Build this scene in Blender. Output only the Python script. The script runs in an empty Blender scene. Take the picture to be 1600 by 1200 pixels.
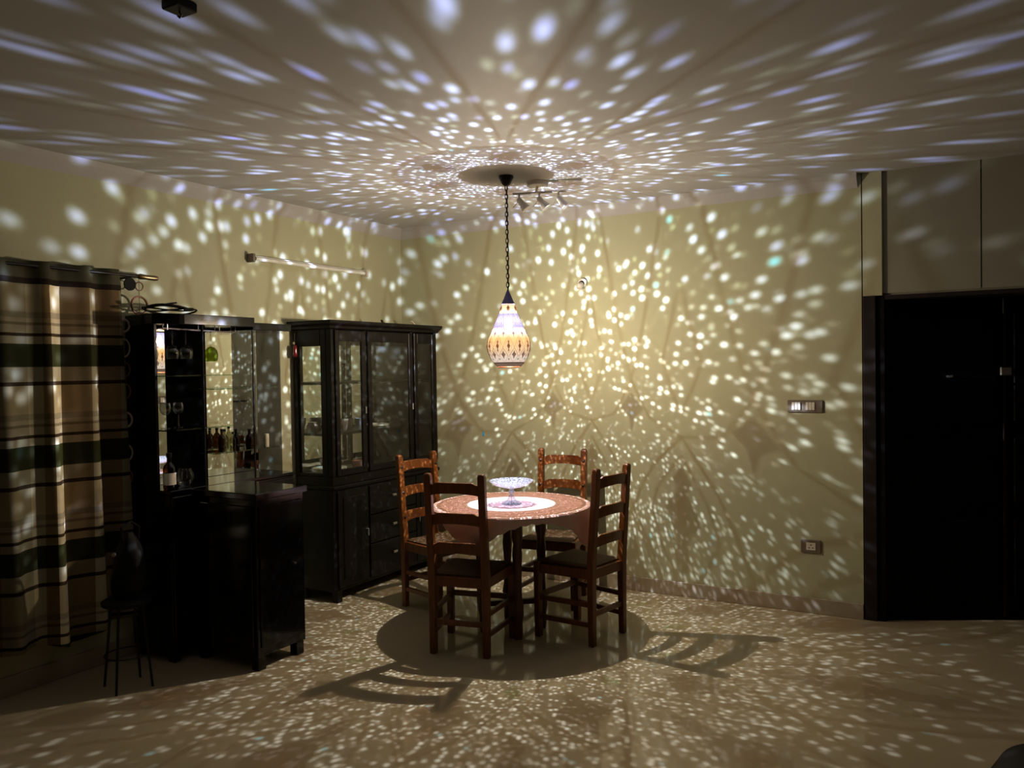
import bpy, bmesh, math, random
from mathutils import Vector, Matrix
random.seed(7)
S = bpy.context.scene
COL = S.collection
PI = math.pi

# ------------------------------------------------------------------ camera, world, exposure
cd = bpy.data.cameras.new('camera'); cam = bpy.data.objects.new('camera', cd); COL.objects.link(cam)
cR = Vector((0.86321386, 0.50458669, -0.0159408)); cU = Vector((0.00341391, 0.02574086, 0.99966282)); cF = Vector((-0.50482688, 0.86297722, -0.02049725))
cam.matrix_world = Matrix(((cR.x, cU.x, -cF.x, 4.26494), (cR.y, cU.y, -cF.y, -5.497847), (cR.z, cU.z, -cF.z, 1.6), (0, 0, 0, 1)))
cd.sensor_width = 36; cd.lens = 1295.32 / 1600 * 36; cd.clip_start = 0.02; cd.clip_end = 60
S.camera = cam
W = bpy.data.worlds.new('night'); S.world = W; W.use_nodes = True
W.node_tree.nodes['Background'].inputs[0].default_value = (0.02, 0.02, 0.025, 1)
W.node_tree.nodes['Background'].inputs[1].default_value = 0.2
S.view_settings.view_transform = 'Standard'; S.view_settings.look = 'None'
S.view_settings.gamma = 1; S.view_settings.use_curve_mapping = False
S.view_settings.exposure = 0.0
cy = S.cycles
cy.max_bounces = 10; cy.diffuse_bounces = 5; cy.glossy_bounces = 4; cy.transmission_bounces = 6; cy.transparent_max_bounces = 24
cy.caustics_reflective = False; cy.caustics_refractive = False
cy.sample_clamp_indirect = 2.0; cy.use_denoising = True; cy.use_light_tree = True
BULB_W = 930.0        # bulb inside the pierced pendant
BULB_L = 8200.0        # radiance of the frosted bulb glass round the filament
CEIL = 2.752
LX, LY = 1.715, -1.17   # the pendant and the table stand here
BULB_Z = 1.852

# ------------------------------------------------------------------ node helpers
class NT:
    def __init__(s, name):
        s.m = bpy.data.materials.new(name); s.m.use_nodes = True; s.t = s.m.node_tree; s.t.nodes.clear()
        s.out = s.n('ShaderNodeOutputMaterial')
    def n(s, t, **k):
        x = s.t.nodes.new(t)
        for a, v in k.items():
            setattr(x, a, v)
        return x
    def l(s, a, b): s.t.links.new(a, b)
    def put(s, sock, v):
        if hasattr(v, 'is_linked') or isinstance(v, bpy.types.NodeSocket): s.l(v, sock)
        elif isinstance(v, (tuple, list)) and len(v) == 3 and sock.type == 'RGBA': sock.default_value = (*v, 1)
        else: sock.default_value = v
    def obj(s): return s.n('ShaderNodeTexCoord').outputs['Object']
    def xyz(s, v):
        x = s.n('ShaderNodeSeparateXYZ'); s.l(v, x.inputs[0]); return x.outputs
    def math(s, op, a, b=0.0, c=None, clamp=False):
        x = s.n('ShaderNodeMath', operation=op, use_clamp=clamp); s.put(x.inputs[0], a); s.put(x.inputs[1], b)
        if c is not None: s.put(x.inputs[2], c)
        return x.outputs[0]
    def rng(s, v, a, b, c=0.0, d=1.0, smooth=False):
        x = s.n('ShaderNodeMapRange'); s.put(x.inputs[0], v)
        if smooth: x.interpolation_type = 'SMOOTHSTEP'
        for i, q in enumerate((a, b, c, d)): x.inputs[i + 1].default_value = q
        return x.outputs[0]
    def mix(s, f, a, b, mode='MIX'):
        x = s.n('ShaderNodeMix', data_type='RGBA', blend_type=mode); s.put(x.inputs[0], f); s.put(x.inputs[6], a); s.put(x.inputs[7], b); return x.outputs[2]
    def noise(s, v, scale, detail=3, rough=.5, dist=0.0):
        x = s.n('ShaderNodeTexNoise'); s.l(v, x.inputs['Vector']); x.inputs['Scale'].default_value = scale
        x.inputs['Detail'].default_value = detail; x.inputs['Roughness'].default_value = rough; x.inputs['Distortion'].default_value = dist
        return x.outputs[0]
    def mapping(s, v, scale=(1, 1, 1), rot=(0, 0, 0), loc=(0, 0, 0)):
        x = s.n('ShaderNodeMapping'); s.l(v, x.inputs[0]); x.inputs[1].default_value = loc; x.inputs[2].default_value = rot; x.inputs[3].default_value = scale; return x.outputs[0]
    def ramp(s, f, stops, interp='LINEAR'):
        x = s.n('ShaderNodeValToRGB'); s.put(x.inputs[0], f); r = x.color_ramp; r.interpolation = interp
        while len(r.elements) < len(stops): r.elements.new(0.5)
        for e, (p, c) in zip(r.elements, stops):
            e.position = p; e.color = (*c, 1)
        return x.outputs[0]
    def bump(s, h, strength=.2, dist=.01):
        x = s.n('ShaderNodeBump'); x.inputs['Strength'].default_value = strength; x.inputs['Distance'].default_value = dist; s.l(h, x.inputs['Height']); return x.outputs[0]
    def pbsdf(s, base, rough=.5, metal=0.0, spec=.5, coat=0.0, normal=None, **k):
        x = s.n('ShaderNodeBsdfPrincipled'); s.put(x.inputs['Base Color'], base); s.put(x.inputs['Roughness'], rough)
        s.put(x.inputs['Metallic'], metal); x.inputs['Specular IOR Level'].default_value = spec; x.inputs['Coat Weight'].default_value = coat
        x.inputs['Coat Roughness'].default_value = .15
        if normal is not None: s.l(normal, x.inputs['Normal'])
        for a, v in k.items(): s.put(x.inputs[a.replace('_', ' ')], v)
        return x.outputs[0]
    def done(s, sh): s.l(sh, s.out.inputs[0]); return s.m

def simple(name, col, rough=.5, metal=0.0, spec=.5, coat=0.0, var=.12, scale=40, bump=0.0):
    n = NT(name); o = n.obj(); f = n.noise(o, scale, 3)
    c = n.mix(f, tuple(x * (1 - var) for x in col), tuple(min(1, x * (1 + var)) for x in col))
    nr = n.bump(f, bump, .002) if bump else None
    return n.done(n.pbsdf(c, rough, metal, spec, coat, nr))

def wood(name, c1, c2, rough=.35, coat=.2, axis=2, bump=.15):
    n = NT(name); o = n.obj(); sc = [30, 30, 30]; sc[axis] = 3
    g = n.noise(n.mapping(o, tuple(sc)), 1.6, 5, .6, 1.2); f = n.noise(o, 6, 2)
    c = n.mix(g, c1, c2); c = n.mix(n.math('MULTIPLY', f, .25), c, (c1[0] * .5, c1[1] * .5, c1[2] * .5))
    return n.done(n.pbsdf(c, rough, 0, .12 if rough > .65 else (.2 if c2[0] < .01 else .4), coat, n.bump(g, bump, .002)))

def painted(name, col, bump=.08):
    n = NT(name); o = n.obj(); a = n.noise(o, 1.3, 2); b = n.noise(o, 160, 3)
    c = n.mix(a, tuple(x * .97 for x in col), tuple(min(1, x * 1.02) for x in col))
    return n.done(n.pbsdf(c, .62, 0, .25, 0, n.bump(b, bump, .002)))

def glassy(name, tint=(.97, .98, .98), refl=1.0, rough=0.0):
    n = NT(name); t = n.n('ShaderNodeBsdfTransparent'); t.inputs[0].default_value = (*tint, 1)
    g = n.n('ShaderNodeBsdfGlossy'); g.inputs['Roughness'].default_value = rough
    f = n.n('ShaderNodeFresnel'); n.put(f.inputs[0], n.math('SUBTRACT', 1.5, n.math('MULTIPLY', n.n('ShaderNodeNewGeometry').outputs['Backfacing'], .8333)))
    m = n.n('ShaderNodeMixShader'); n.l(n.math('MULTIPLY', f.outputs[0], refl, clamp=True), m.inputs[0]); n.l(t.outputs[0], m.inputs[1]); n.l(g.outputs[0], m.inputs[2])
    return n.done(m.outputs[0])

M = {}
M['wall'] = painted('wall_paint_cream', (.425, .42, .27))
M['ceil'] = painted('ceiling_paint_white', (.42, .41, .40))
M['farwall'] = painted('brown_grey_paint', (.17, .15, .12))
M['loftpaint'] = painted('grey_olive_paint', (.26, .25, .19))
M['darkwood'] = wood('espresso_wood', (.003, .0022, .002), (.008, .006, .005), .38, .0)
M['darkwood_y'] = wood('espresso_wood_long', (.003, .0022, .002), (.008, .006, .005), .38, .0, 1)
M['barblack'] = simple('black_lacquer', (.0015, .0015, .0018), .12, 0, .4, .0, .2, 20)
M['chairwood'] = wood('warm_brown_oak', (.028, .006, .0012), (.27, .082, .010), .42, .08)
M['stud'] = simple('dark_wood_peg', (.02, .008, .005), .4)
M['tablewood'] = wood('table_brown_wood', (.07, .022, .008), (.14, .045, .016), .4, .15)
M['doorwood'] = wood('dark_door_wood', (.0015, .0008, .0007), (.003, .0016, .0014), .7, 0, 2, .05)
M['doorframe'] = wood('dark_red_door_frame', (.006, .002, .0015), (.010, .004, .003), .6, 0)
M['black'] = simple('matt_black', (.003, .003, .003), .7, 0, .2)
M['blackmetal'] = simple('black_metal', (.015, .014, .014), .4, .6)
M['chrome'] = simple('chrome', (.85, .85, .88), .12, 1, var=.03)
M['steel'] = simple('brushed_steel', (.6, .58, .55), .3, 1, var=.08)
M['brass'] = simple('aged_brass', (.16, .11, .05), .35, .9)
M['whiteplastic'] = simple('white_plastic', (.68, .64, .56), .4, var=.04)
M['greyplastic'] = simple('grey_brown_plastic', (.16, .13, .10), .4, var=.06)
M['redceramic'] = simple('red_glazed_ceramic', (.16, .012, .012), .15, coat=.5)
M['blueceramic'] = simple('pale_blue_ceramic', (.30, .42, .50), .2, coat=.4)
M['greyceramic'] = simple('grey_ceramic', (.26, .22, .20), .25, coat=.3)
M['whiteceramic'] = simple('white_ceramic', (.72, .72, .64), .2, coat=.4, var=.04)
M['pinkceramic'] = simple('pink_ceramic', (.55, .25, .22), .25, coat=.4)
M['wax'] = simple('ivory_wax', (.75, .70, .55), .5, var=.05)
M['amber'] = glassy('brown_bottle_glass', (.22, .13, .05), 1)
M['clearb'] = glassy('clear_bottle_glass', (.62, .62, .50), 1)
M['pane'] = glassy('cabinet_pane_glass', (.90, .92, .90), 1.1)
M['shelfglass'] = glassy('shelf_glass', (.72, .80, .76), 1.6)
M['greenglass'] = glassy('green_goblet_glass', (.62, .68, .36), 1.0)
M['clear'] = glassy('thin_clear_glass', (.88, .90, .90), 2.0)
M['blackglass'] = glassy('smoked_glass', (.15, .15, .16), 1.3)
M['smoked'] = glassy('smoked_glass_panel', (.42, .43, .46), 1.3)
M['velvet'] = simple('matt_black_board', (.0015, .0015, .0015), .9, 0, 0)
M['label'] = simple('white_paper_label', (.8, .78, .72), .6, var=.03)
M['shell'] = simple('pale_shell', (.42, .33, .30), .3, coat=.3)
M['ringwood'] = simple('red_brown_ring', (.20, .08, .035), .45)
M['cord'] = simple('dark_cord', (.03, .02, .015), .7)
n = NT('mirror_silver'); g = n.n('ShaderNodeBsdfGlossy'); g.inputs['Roughness'].default_value = 0.0
v = n.noise(n.obj(), 2, 2); n.l(n.mix(v, (.84, .87, .84), (.88, .90, .87)), g.inputs[0]); M['mirror'] = n.done(g.outputs[0])

def mk_floor():
    n = NT('polished_beige_tile'); o = n.obj(); a = n.noise(o, 2.2, 4, .6, .6); b = n.noise(o, 30, 3)
    c = n.mix(a, (.39, .33, .20), (.47, .40, .26)); c = n.mix(n.math('MULTIPLY', b, .2), c, (.32, .265, .185))
    return n.done(n.pbsdf(c, .07, 0, .55, 0))
M['floor'] = mk_floor()
def mk_skirt():
    n = NT('beige_skirting_tile'); o = n.obj(); a = n.noise(o, 5, 4, .6)
    return n.done(n.pbsdf(n.mix(a, (.30, .25, .17), (.36, .30, .215)), .25, 0, .4))
M['skirt'] = mk_skirt()
def mk_rush():
    n = NT('woven_rush'); o = n.obj(); w = n.n('ShaderNodeTexWave', wave_type='BANDS', bands_direction='Y'); n.l(o, w.inputs[0]); w.inputs['Scale'].default_value = 60
    w.inputs['Distortion'].default_value = 2; c = n.mix(w.outputs[1], (.06, .032, .016), (.16, .10, .05))
    return n.done(n.pbsdf(c, .7, 0, .2, 0, n.bump(w.outputs[1], .6, .004)))
M['rush'] = mk_rush()
def mk_cloth():
    n = NT('rose_crochet_cloth'); o = n.obj(); x = n.xyz(o)
    r = n.math('SQRT', n.math('ADD', n.math('POWER', x[0], 2), n.math('POWER', x[1], 2)))
    w = n.n('ShaderNodeTexChecker'); n.l(n.mapping(o, (1, 1, 1)), w.inputs[0]); w.inputs['Scale'].default_value = 160
    weave = n.mix(.25, (.66, .40, .31), w.outputs[0], 'MULTIPLY')
    c = n.mix(n.noise(o, 25, 3), (.52, .34, .29), (.60, .40, .35)); c = n.mix(.12, c, weave)
    return n.done(n.pbsdf(c, .85, 0, .1, 0, n.bump(w.outputs[1], .3, .002)))
M['cloth'] = mk_cloth()
M['lace'] = simple('pale_lace_trim', (.62, .52, .46), .8, var=.1, scale=300, bump=.3)
M['doily'] = None

def mk_doily():
    n = NT('crochet_doily'); o = n.obj(); v = n.n('ShaderNodeTexVoronoi'); n.l(o, v.inputs[0]); v.inputs['Scale'].default_value = 45
    f = n.rng(v.outputs[0], .25, .45); c = n.mix(f, (.70, .62, .62), (.45, .26, .26))
    return n.done(n.pbsdf(c, .8, 0, .1))
M['doily'] = mk_doily()

def mk_curtain():
    n = NT('plaid_curtain_fabric'); o = n.obj(); x = n.xyz(o)
    # vertical warp bands across the width (palest one: window light painted in), weft bands down the drop
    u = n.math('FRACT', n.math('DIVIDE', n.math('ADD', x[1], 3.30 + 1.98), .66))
    warp_with_light = n.ramp(u, [(0, (.19, .18, .125)), (.25, (.28, .265, .19)), (.34, (.17, .13, .07)), (.40, (.95, .90, .72)), (.515, (.16, .125, .07)), (.60, (.17, .13, .075)), (.73, (.36, .34, .25)), (.82, (.15, .11, .065))], 'CONSTANT')
    w = n.math('FRACT', n.math('DIVIDE', n.math('SUBTRACT', 2.055 + .513 * 8, x[2]), .513))
    K = (.030, .026, .020)
    # 0 = just under the header; white = let the warp show
    weft = n.ramp(w, [(0, (1, .92, .78)), (.27, (.70, .66, .60)), (.33, (1.0, .96, .90)), (.375, (.55, .50, .45)), (.40, (1, .97, .92)), (.48, (.10, .07, .05)), (.51, (.95, .93, .88)), (.585, (.075, .095, .045)), (.81, (.88, .88, .84)), (.955, (.11, .08, .06)), (.995, (1, .95, .84))], 'CONSTANT')
    c = n.mix(1.0, warp_with_light, weft, 'MULTIPLY')
    head = n.math('GREATER_THAN', x[2], 2.055); hl = n.math('LESS_THAN', x[2], 2.085)
    hc = n.mix(n.noise(n.mapping(o, (1, 9, 1)), 1, 2), (.02, .02, .012), (.11, .11, .07)); hc = n.mix(hl, hc, (.02, .015, .012))
    c = n.mix(head, c, hc)
    b = n.noise(o, 500, 2)
    base = n.pbsdf(c, .85, 0, .1, 0, n.bump(b, .2, .001))
    return n.done(base)
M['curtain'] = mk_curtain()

# pierced / beaded lamp glass: clear beads let the bulb through, the rest glows
def mk_lampglass(name, ramp, base_t, scale=320.0, holes=True, trans=.0022):
    n = NT(name); o = n.obj(); x = n.xyz(o); z = x[2]     # object origin at the ceiling above the pendant
    zz = n.math('ADD', z, CEIL)
    glow = n.ramp(n.rng(zz, 1.60, 2.0), ramp)
    tr = n.n('ShaderNodeBsdfTranslucent'); n.put(tr.inputs[0], n.mix(1.0, glow, (trans, trans, trans), 'MULTIPLY'))
    tp = n.n('ShaderNodeBsdfTransparent')
    if holes:
        def layer(sc, r0, r1, cut, off):
            v = n.n('ShaderNodeTexVoronoi'); n.l(n.mapping(o, (1, 1, .85), (0.3, .2, off), (off, off * 2, 0)), v.inputs['Vector']); v.inputs['Scale'].default_value = sc; v.inputs['Randomness'].default_value = .92
            rnd = n.n('ShaderNodeSeparateColor'); n.l(v.outputs['Color'], rnd.inputs[0])
            on = n.rng(rnd.outputs[0], cut, 1.0, .0, 1.0); amp = n.math('MULTIPLY', n.math('POWER', on, .7), n.math('GREATER_THAN', rnd.outputs[0], cut))
            core = n.rng(v.outputs['Distance'], r0, r0 * .35, 0, 1, True); halo = n.rng(v.outputs['Distance'], r1, r0 * .8, 0, 1, True)
            return amp, core, halo, rnd.outputs[1]
        ua, uc, uh, ur = layer(scale, .40, .56, .44, 0.0); la, lc, lh, lr = layer(scale * 1.45, .44, .58, .36, 3.1)
        low = n.rng(zz, 1.79, 1.76, 0, 1)
        mx = lambda a, b: n.math('ADD', n.math('MULTIPLY', a, n.math('SUBTRACT', 1.0, low)), n.math('MULTIPLY', b, low))
        amp, core, halo, r2 = mx(ua, la), mx(uc, lc), mx(uh, lh), mx(ur, lr)
        band = n.math('MULTIPLY', n.rng(zz, 1.722, 1.742, 0, 1), n.rng(zz, 1.815, 1.785, 0, 1))     # fewer clear beads round the belly
        keep = n.math('GREATER_THAN', r2, n.math('MULTIPLY', band, .62)); amp = n.math('MULTIPLY', amp, keep)
        blue = n.rng(zz, 1.835, 1.885, 0, 1)
        corec = n.mix(blue, (1.0, .96, .84), n.mix(r2, (.50, .50, 1.0), (.86, .88, 1.0)))
        rare = n.math('GREATER_THAN', r2, .985); corec = n.mix(rare, corec, (.15, .7, .8))
        halo_c = n.mix(blue, (.55, .47, .33), (.42, .42, .20))
        t = n.mix(n.math('MULTIPLY', halo, amp), base_t, n.mix(.55, base_t, halo_c))
        t = n.mix(n.math('MULTIPLY', core, amp), t, corec)
        n.put(tp.inputs[0], t)
    else:
        n.put(tp.inputs[0], base_t)
    a = n.n('ShaderNodeAddShader'); n.l(tr.outputs[0], a.inputs[0]); n.l(tp.outputs[0], a.inputs[1])
    return n.done(a.outputs[0])
BT = (.054, .0435, .027)
SHADE_RAMP = [(0, (1, .72, .45)), (.12, (1, .78, .52)), (.25, (1, .66, .30)), (.42, (1, .52, .16)), (.52, (.95, .62, .42)), (.60, (.15, .13, .18)), (.80, (.11, .10, .15)), (.83, (1, .62, .30)), (1, (1, .58, .24))]
M['shade'] = mk_lampglass('beaded_lamp_glass', SHADE_RAMP, BT)
M['collar'] = mk_lampglass('orange_glass_collar', [(0, (1, .55, .2)), (1, (1, .60, .26))], (.03, .024, .018), scale=380, trans=.002)
def glaze(name, col, t=.5): return mk_lampglass(name, [(0, col), (1, col)], t if isinstance(t, tuple) else tuple(min(.85, .45 + .35 * c) for c in col), holes=False, trans=.001)
M['g_maroon'] = glaze('maroon_glass', (.16, .015, .02)); M['g_orange'] = glaze('orange_glass', (1, .35, .08)); M['g_purple'] = glaze('purple_glass', (.10, .04, .30))
M['g_green'] = glaze('green_glass', (.12, .45, .08)); M['g_line'] = glaze('maroon_bead_line', (.10, .012, .015), (.62, .54, .50))
M['cobalt'] = simple('cobalt_blue_cap', (.02, .025, .16), .35, coat=.3)

# ------------------------------------------------------------------ mesh helpers
class MB:
    def __init__(s): s.v = []; s.f = []; s.smooth = False
    def add(s, v, f):
        k = len(s.v); s.v += [Vector(p) for p in v]; s.f += [tuple(i + k for i in q) for q in f]; return s
    def box(s, x0, x1, y0, y1, z0, z1):
        return s.add([(x0, y0, z0), (x1, y0, z0), (x1, y1, z0), (x0, y1, z0), (x0, y0, z1), (x1, y0, z1), (x1, y1, z1), (x0, y1, z1)],
                     [(0, 3, 2, 1), (4, 5, 6, 7), (0, 1, 5, 4), (1, 2, 6, 5), (2, 3, 7, 6), (3, 0, 4, 7)])
    def hexa(s, lo, hi):    # bar between two quads
        return s.add(list(lo) + list(hi), [(0, 3, 2, 1), (4, 5, 6, 7), (0, 1, 5, 4), (1, 2, 6, 5), (2, 3, 7, 6), (3, 0, 4, 7)])
    def lathe(s, prof, seg=32, c=(0, 0, 0), closed=False):
        n = len(prof); vs = []; fs = []
        for r, z in prof:
            for k in range(seg):
                a = 2 * PI * k / seg; vs.append((c[0] + r * math.cos(a), c[1] + r * math.sin(a), c[2] + z))
        rng = n if closed else n - 1
        for i in range(rng):
            j = (i + 1) % n
            for k in range(seg):
                k2 = (k + 1) % seg; fs.append((i * seg + k, i * seg + k2, j * seg + k2, j * seg + k))
        if not closed:
            if prof[0][0] > 1e-6: fs.append(tuple(range(seg))[::-1])
            if prof[-1][0] > 1e-6: fs.append(tuple((n - 1) * seg + k for k in range(seg)))
        s.smooth = True
        return s.add(vs, fs)
    def shell(s, prof, seg=32, c=(0, 0, 0)):   # open surface of revolution
        n = len(prof); vs = []; fs = []
        for r, z in prof:
            for k in range(seg):
                a = 2 * PI * k / seg; vs.append((c[0] + r * math.cos(a), c[1] + r * math.sin(a), c[2] + z))
        for i in range(n - 1):
            for k in range(seg):
                k2 = (k + 1) % seg; fs.append((i * seg + k, i * seg + k2, (i + 1) * seg + k2, (i + 1) * seg + k))
        s.smooth = True
        return s.add(vs, fs)
    def tube(s, pts, r, seg=8, closed=False):
        pts = [Vector(p) for p in pts]; n = len(pts); vs = []; fs = []
        for i, p in enumerate(pts):
            a = pts[(i - 1) % n] if (closed or i > 0) else p; b = pts[(i + 1) % n] if (closed or i < n - 1) else p
            d = (b - a).normalized(); u = d.orthogonal() if i == 0 else (u - d * u.dot(d))
            u = u.normalized(); w = d.cross(u); rr = r[i] if isinstance(r, (list, tuple)) else r
            for k in range(seg):
                t = 2 * PI * k / seg; vs.append(p + (u * math.cos(t) + w * math.sin(t)) * rr)
        for i in range(n if closed else n - 1):
            j = (i + 1) % n
            for k in range(seg):
                k2 = (k + 1) % seg; fs.append((i * seg + k, i * seg + k2, j * seg + k2, j * seg + k))
        if not closed: fs.append(tuple(range(seg))[::-1]); fs.append(tuple((n - 1) * seg + k for k in range(seg)))
        s.smooth = True
        return s.add(vs, fs)
    def prism(s, poly, fn):    # poly: list of 2D, fn(u,v,w) -> 3D, w in {0,1}
        n = len(poly); vs = [fn(u, v, 0) for u, v in poly] + [fn(u, v, 1) for u, v in poly]
        fs = [tuple(range(n))[::-1], tuple(range(n, 2 * n))] + [(i, (i + 1) % n, n + (i + 1) % n, n + i) for i in range(n)]
        return s.add(vs, fs)
    def build(s, name, mat, parent=None, bevel=0.0, world=False, smooth=None, seg=1):
        me = bpy.data.meshes.new(name); off = parent.location if (world and parent) else Vector((0, 0, 0))
        me.from_pydata([tuple(p - off) for p in s.v], [], s.f); me.validate()
        bm = bmesh.new(); bm.from_mesh(me); bmesh.ops.recalc_face_normals(bm, faces=bm.faces); bm.to_mesh(me); bm.free()
        me.materials.append(M[mat] if isinstance(mat, str) else mat)
        o = bpy.data.objects.new(name, me); COL.objects.link(o)
        if parent: o.parent = parent
        sm = s.smooth if smooth is None else smooth
        if sm:
            for p in me.polygons: p.use_smooth = True
            me.set_sharp_from_angle(angle=math.radians(38))
        if bevel:
            b = o.modifiers.new('edge', 'BEVEL'); b.width = bevel; b.segments = seg; b.limit_method = 'ANGLE'
        return o

def tag(o, label=None, cat=None, group=None, kind=None):
    if label: o['label'] = label
    if cat: o['category'] = cat
    if group: o['group'] = group
    if kind: o['kind'] = kind
    return o
def thing(name, label, cat, loc=(0, 0, 0), rz=0, group=None):
    o = bpy.data.objects.new(name, None); COL.objects.link(o); o.location = loc; o.rotation_euler = (0, 0, rz); o.empty_display_size = .1
    return tag(o, label, cat, group)
def copy_tree(o, parent=None):
    c = o.copy(); COL.objects.link(c)
    if parent: c.parent = parent
    for ch in list(o.children): copy_tree(ch, c)
    return c
def box(*a): return MB().box(*a)

# ------------------------------------------------------------------ setting
def struct(mb, name, mat, label=None, **k):
    o = mb.build(name, mat, **k); tag(o, label, None, None, 'structure'); return o
X1, Y0 = 7.6, -8.8
struct(box(-.2, X1 + .2, Y0 - .2, 1.4, -.12, 0), 'floor', 'floor', 'polished beige tile floor reflecting the lamp light')
struct(box(-.2, X1 + .2, Y0 - .2, .5, CEIL, CEIL + .15), 'ceiling', 'ceil', 'plain white ceiling covered in scattered spots of light')
struct(box(-.2, 0, Y0 - .2, .5, 0, CEIL), 'wall_left', 'wall', 'cream wall behind the cabinet, bar and curtain')
struct(box(0, 3.549, 0, .5, 0, CEIL), 'wall_back', 'wall', 'cream wall behind the dining table')
struct(box(3.549, 3.556, .008, .5, 0, CEIL), 'trim_1', 'doorframe', 'thin groove where the back wall ends')
struct(box(3.556, 3.665, 0, .5, 2.0, CEIL), 'trim_2', 'wall', 'narrow cream strip of wall above the door frame')
struct(box(3.665, X1, .03, .5, 2.0, CEIL), 'wall_right', 'loftpaint', 'greyer wall above the dark door')
struct(box(3.665, 4.187, .018, .03, 2.012, CEIL), 'trim_8', 'loftpaint', 'grey painted panel above the door, left of the dark joint')
struct(box(4.194, 5.2, .018, .03, 2.012, CEIL), 'trim_9', 'loftpaint', 'grey painted panel above the door, right of the dark joint')
struct(box(5.15, X1, .03, .5, 0, 2.0), 'wall_right', 'wall', 'cream wall to the right of the dark door')
struct(box(X1, X1 + .2, Y0 - .2, .5, 0, CEIL), 'wall_right', 'farwall')
struct(box(0, X1, Y0 - .2, Y0, 0, CEIL), 'wall_front', 'farwall')
# painted cornice strips in the ceiling colour
c1 = MB().prism([(0, 0), (.055, 0), (.045, -.03), (0, -.085)], lambda u, v, w: (.0 + w * 3.53, -u, CEIL + v))
struct(c1, 'trim_3', 'ceil', 'shallow white cornice along the top of the back wall')
c2 = MB().prism([(0, 0), (.055, 0), (.045, -.03), (0, -.085)], lambda u, v, w: (u, -.0 + w * Y0, CEIL + v))
struct(c2, 'trim_4', 'ceil', 'shallow white cornice along the top of the left wall')
sk = box(.0, 3.549, -.012, 0, 0, .098); struct(sk, 'baseboard_back', 'skirt', 'beige tile skirting along the back wall', bevel=.003)
struct(box(0, .012, Y0, 0, 0, .098), 'baseboard_left', 'skirt', 'beige tile skirting along the left wall', bevel=.003)
# dark door in the recess
dr = struct(box(0, 1.42, 0, .035, .01, 1.983), 'door_1', 'doorwood', 'near-black door leaf in the dark opening at right')
dr.location = (3.678, .046, 0); dr.rotation_euler = (0, 0, math.radians(28))
for (a, b) in ((.09, .66), (.76, 1.33)):
    for (z0, z1) in ((.14, .62), (.72, 1.12), (1.22, 1.88)):
        MB().box(a, b, -.012, .001, z0, z1).build('door_panel', 'doorwood', dr, bevel=.008)
box(.70, .716, -.008, .001, .02, 1.97).build('door_gap_strip', 'doorframe', dr, bevel=.002)
box(.675, .745, -.024, -.0125, 1.50, 1.555).build('door_plate', 'steel', dr, bevel=.006)
MB().tube([(.364, -.010, 1.50), (.364, -.04, 1.50), (.38, -.042, 1.503)], .008, 8).build('door_knob', 'steel', dr)
struct(box(3.62, 5.2, .032, 1.3, 1.988, 2.0), 'trim_11', 'doorwood', 'dark soffit over the door opening')
struct(box(5.0, 5.16, .03, 1.3, 0, 1.988), 'trim_12', 'doorwood', 'dark jamb at the far side of the door opening')
struct(box(3.4, 5.2, 1.3, 1.4, 0, 2.0), 'wall_passage', 'doorwood', 'dark back of the passage behind the door')
struct(box(3.5, 3.62, .5, 1.3, 0, 2.0), 'wall_passage', 'doorwood')
fr = struct(box(3.556, 3.628, -.006, .10, 0, 2.0), 'door_1', 'doorframe', 'dark red-brown frame of the black door', bevel=.003)
fr.name = 'trim_5'
struct(box(3.628, 3.675, .01, .2, 0, 2.0), 'trim_6', 'doorwood', 'black inner jamb of the dark door')
struct(box(3.665, 5.2, .012, .2, 1.975, 2.0), 'trim_7', 'doorframe', 'thin dark head rail over the black door')
struct(MB().tube([(4.1905, .024, 2.02), (4.1905, .024, 2.70)], .003, 6), 'trim_10', 'cord', 'thin dark joint between the two grey panels')

# ------------------------------------------------------------------ wall fittings
t = thing('light_switch_panel', 'wide grey switch plate with pale rocker switches beside the dark door', 'switch', (3.211, 0, 1.32))
box(-.108, .108, -.012, 0, -.040, .040).build('plate', 'greyplastic', t, bevel=.004)
for i, x in enumerate((-.072, -.053, -.034, .014, .033, .052)):
    box(x - .0085, x + .0085, -.018, -.012, -.024, .026).build('rocker_switch', 'whiteplastic', t, bevel=.002)
t = thing('wall_socket', 'small grey power socket low on the back wall under the switches', 'socket', (3.24, 0, .428))
box(-.062, .062, -.012, 0, -.042, .042).build('plate', 'greyplastic', t, bevel=.004)
box(-.028, .030, -.017, -.012, -.024, .024).build('socket_face', 'whiteplastic', t, bevel=.002)
for (x, z) in ((-.010, -.008), (.012, -.008), (.001, .010)):
    MB().tube([(x, -.0165, z), (x, -.0185, z)], .004, 8).build('pin_hole', 'black', t)
t = thing('wall_lamp_holder', 'small round pale fitting with black slot high on the back wall', 'wall fitting', (1.667, 0, 2.19))
MB().tube([(0, 0, .012), (0, -.03, .012)], .034, 20).build('base', 'whiteplastic', t, bevel=.004)
MB().tube([(0, -.028, .008), (0, -.040, .004)], .021, 18).build('holder_ring', 'black', t)
MB().tube([(0, -.032, .002), (-.005, -.055, -.014), (-.006, -.062, -.03)], [.020, .026, .020], 16).build('holder_cap', 'whiteplastic', t)
t = thing('tube_light_batten', 'long unlit tube light on the left wall above the glass cabinet', 'tube light', (0, -1.07, 2.345))
box(0, .035, -.56, .56, -.006, .02).build('batten', 'whiteplastic', t, bevel=.004)
MB().tube([(.048, -.545, -.004), (.048, .545, -.004)], .013, 12).build('tube', 'whiteceramic', t)
for y in (-.575, .56): box(0, .062, y, y + .022, -.028, .028).build('end_cap', 'greyplastic' if y < 0 else 'whiteplastic', t, bevel=.003)
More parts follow.
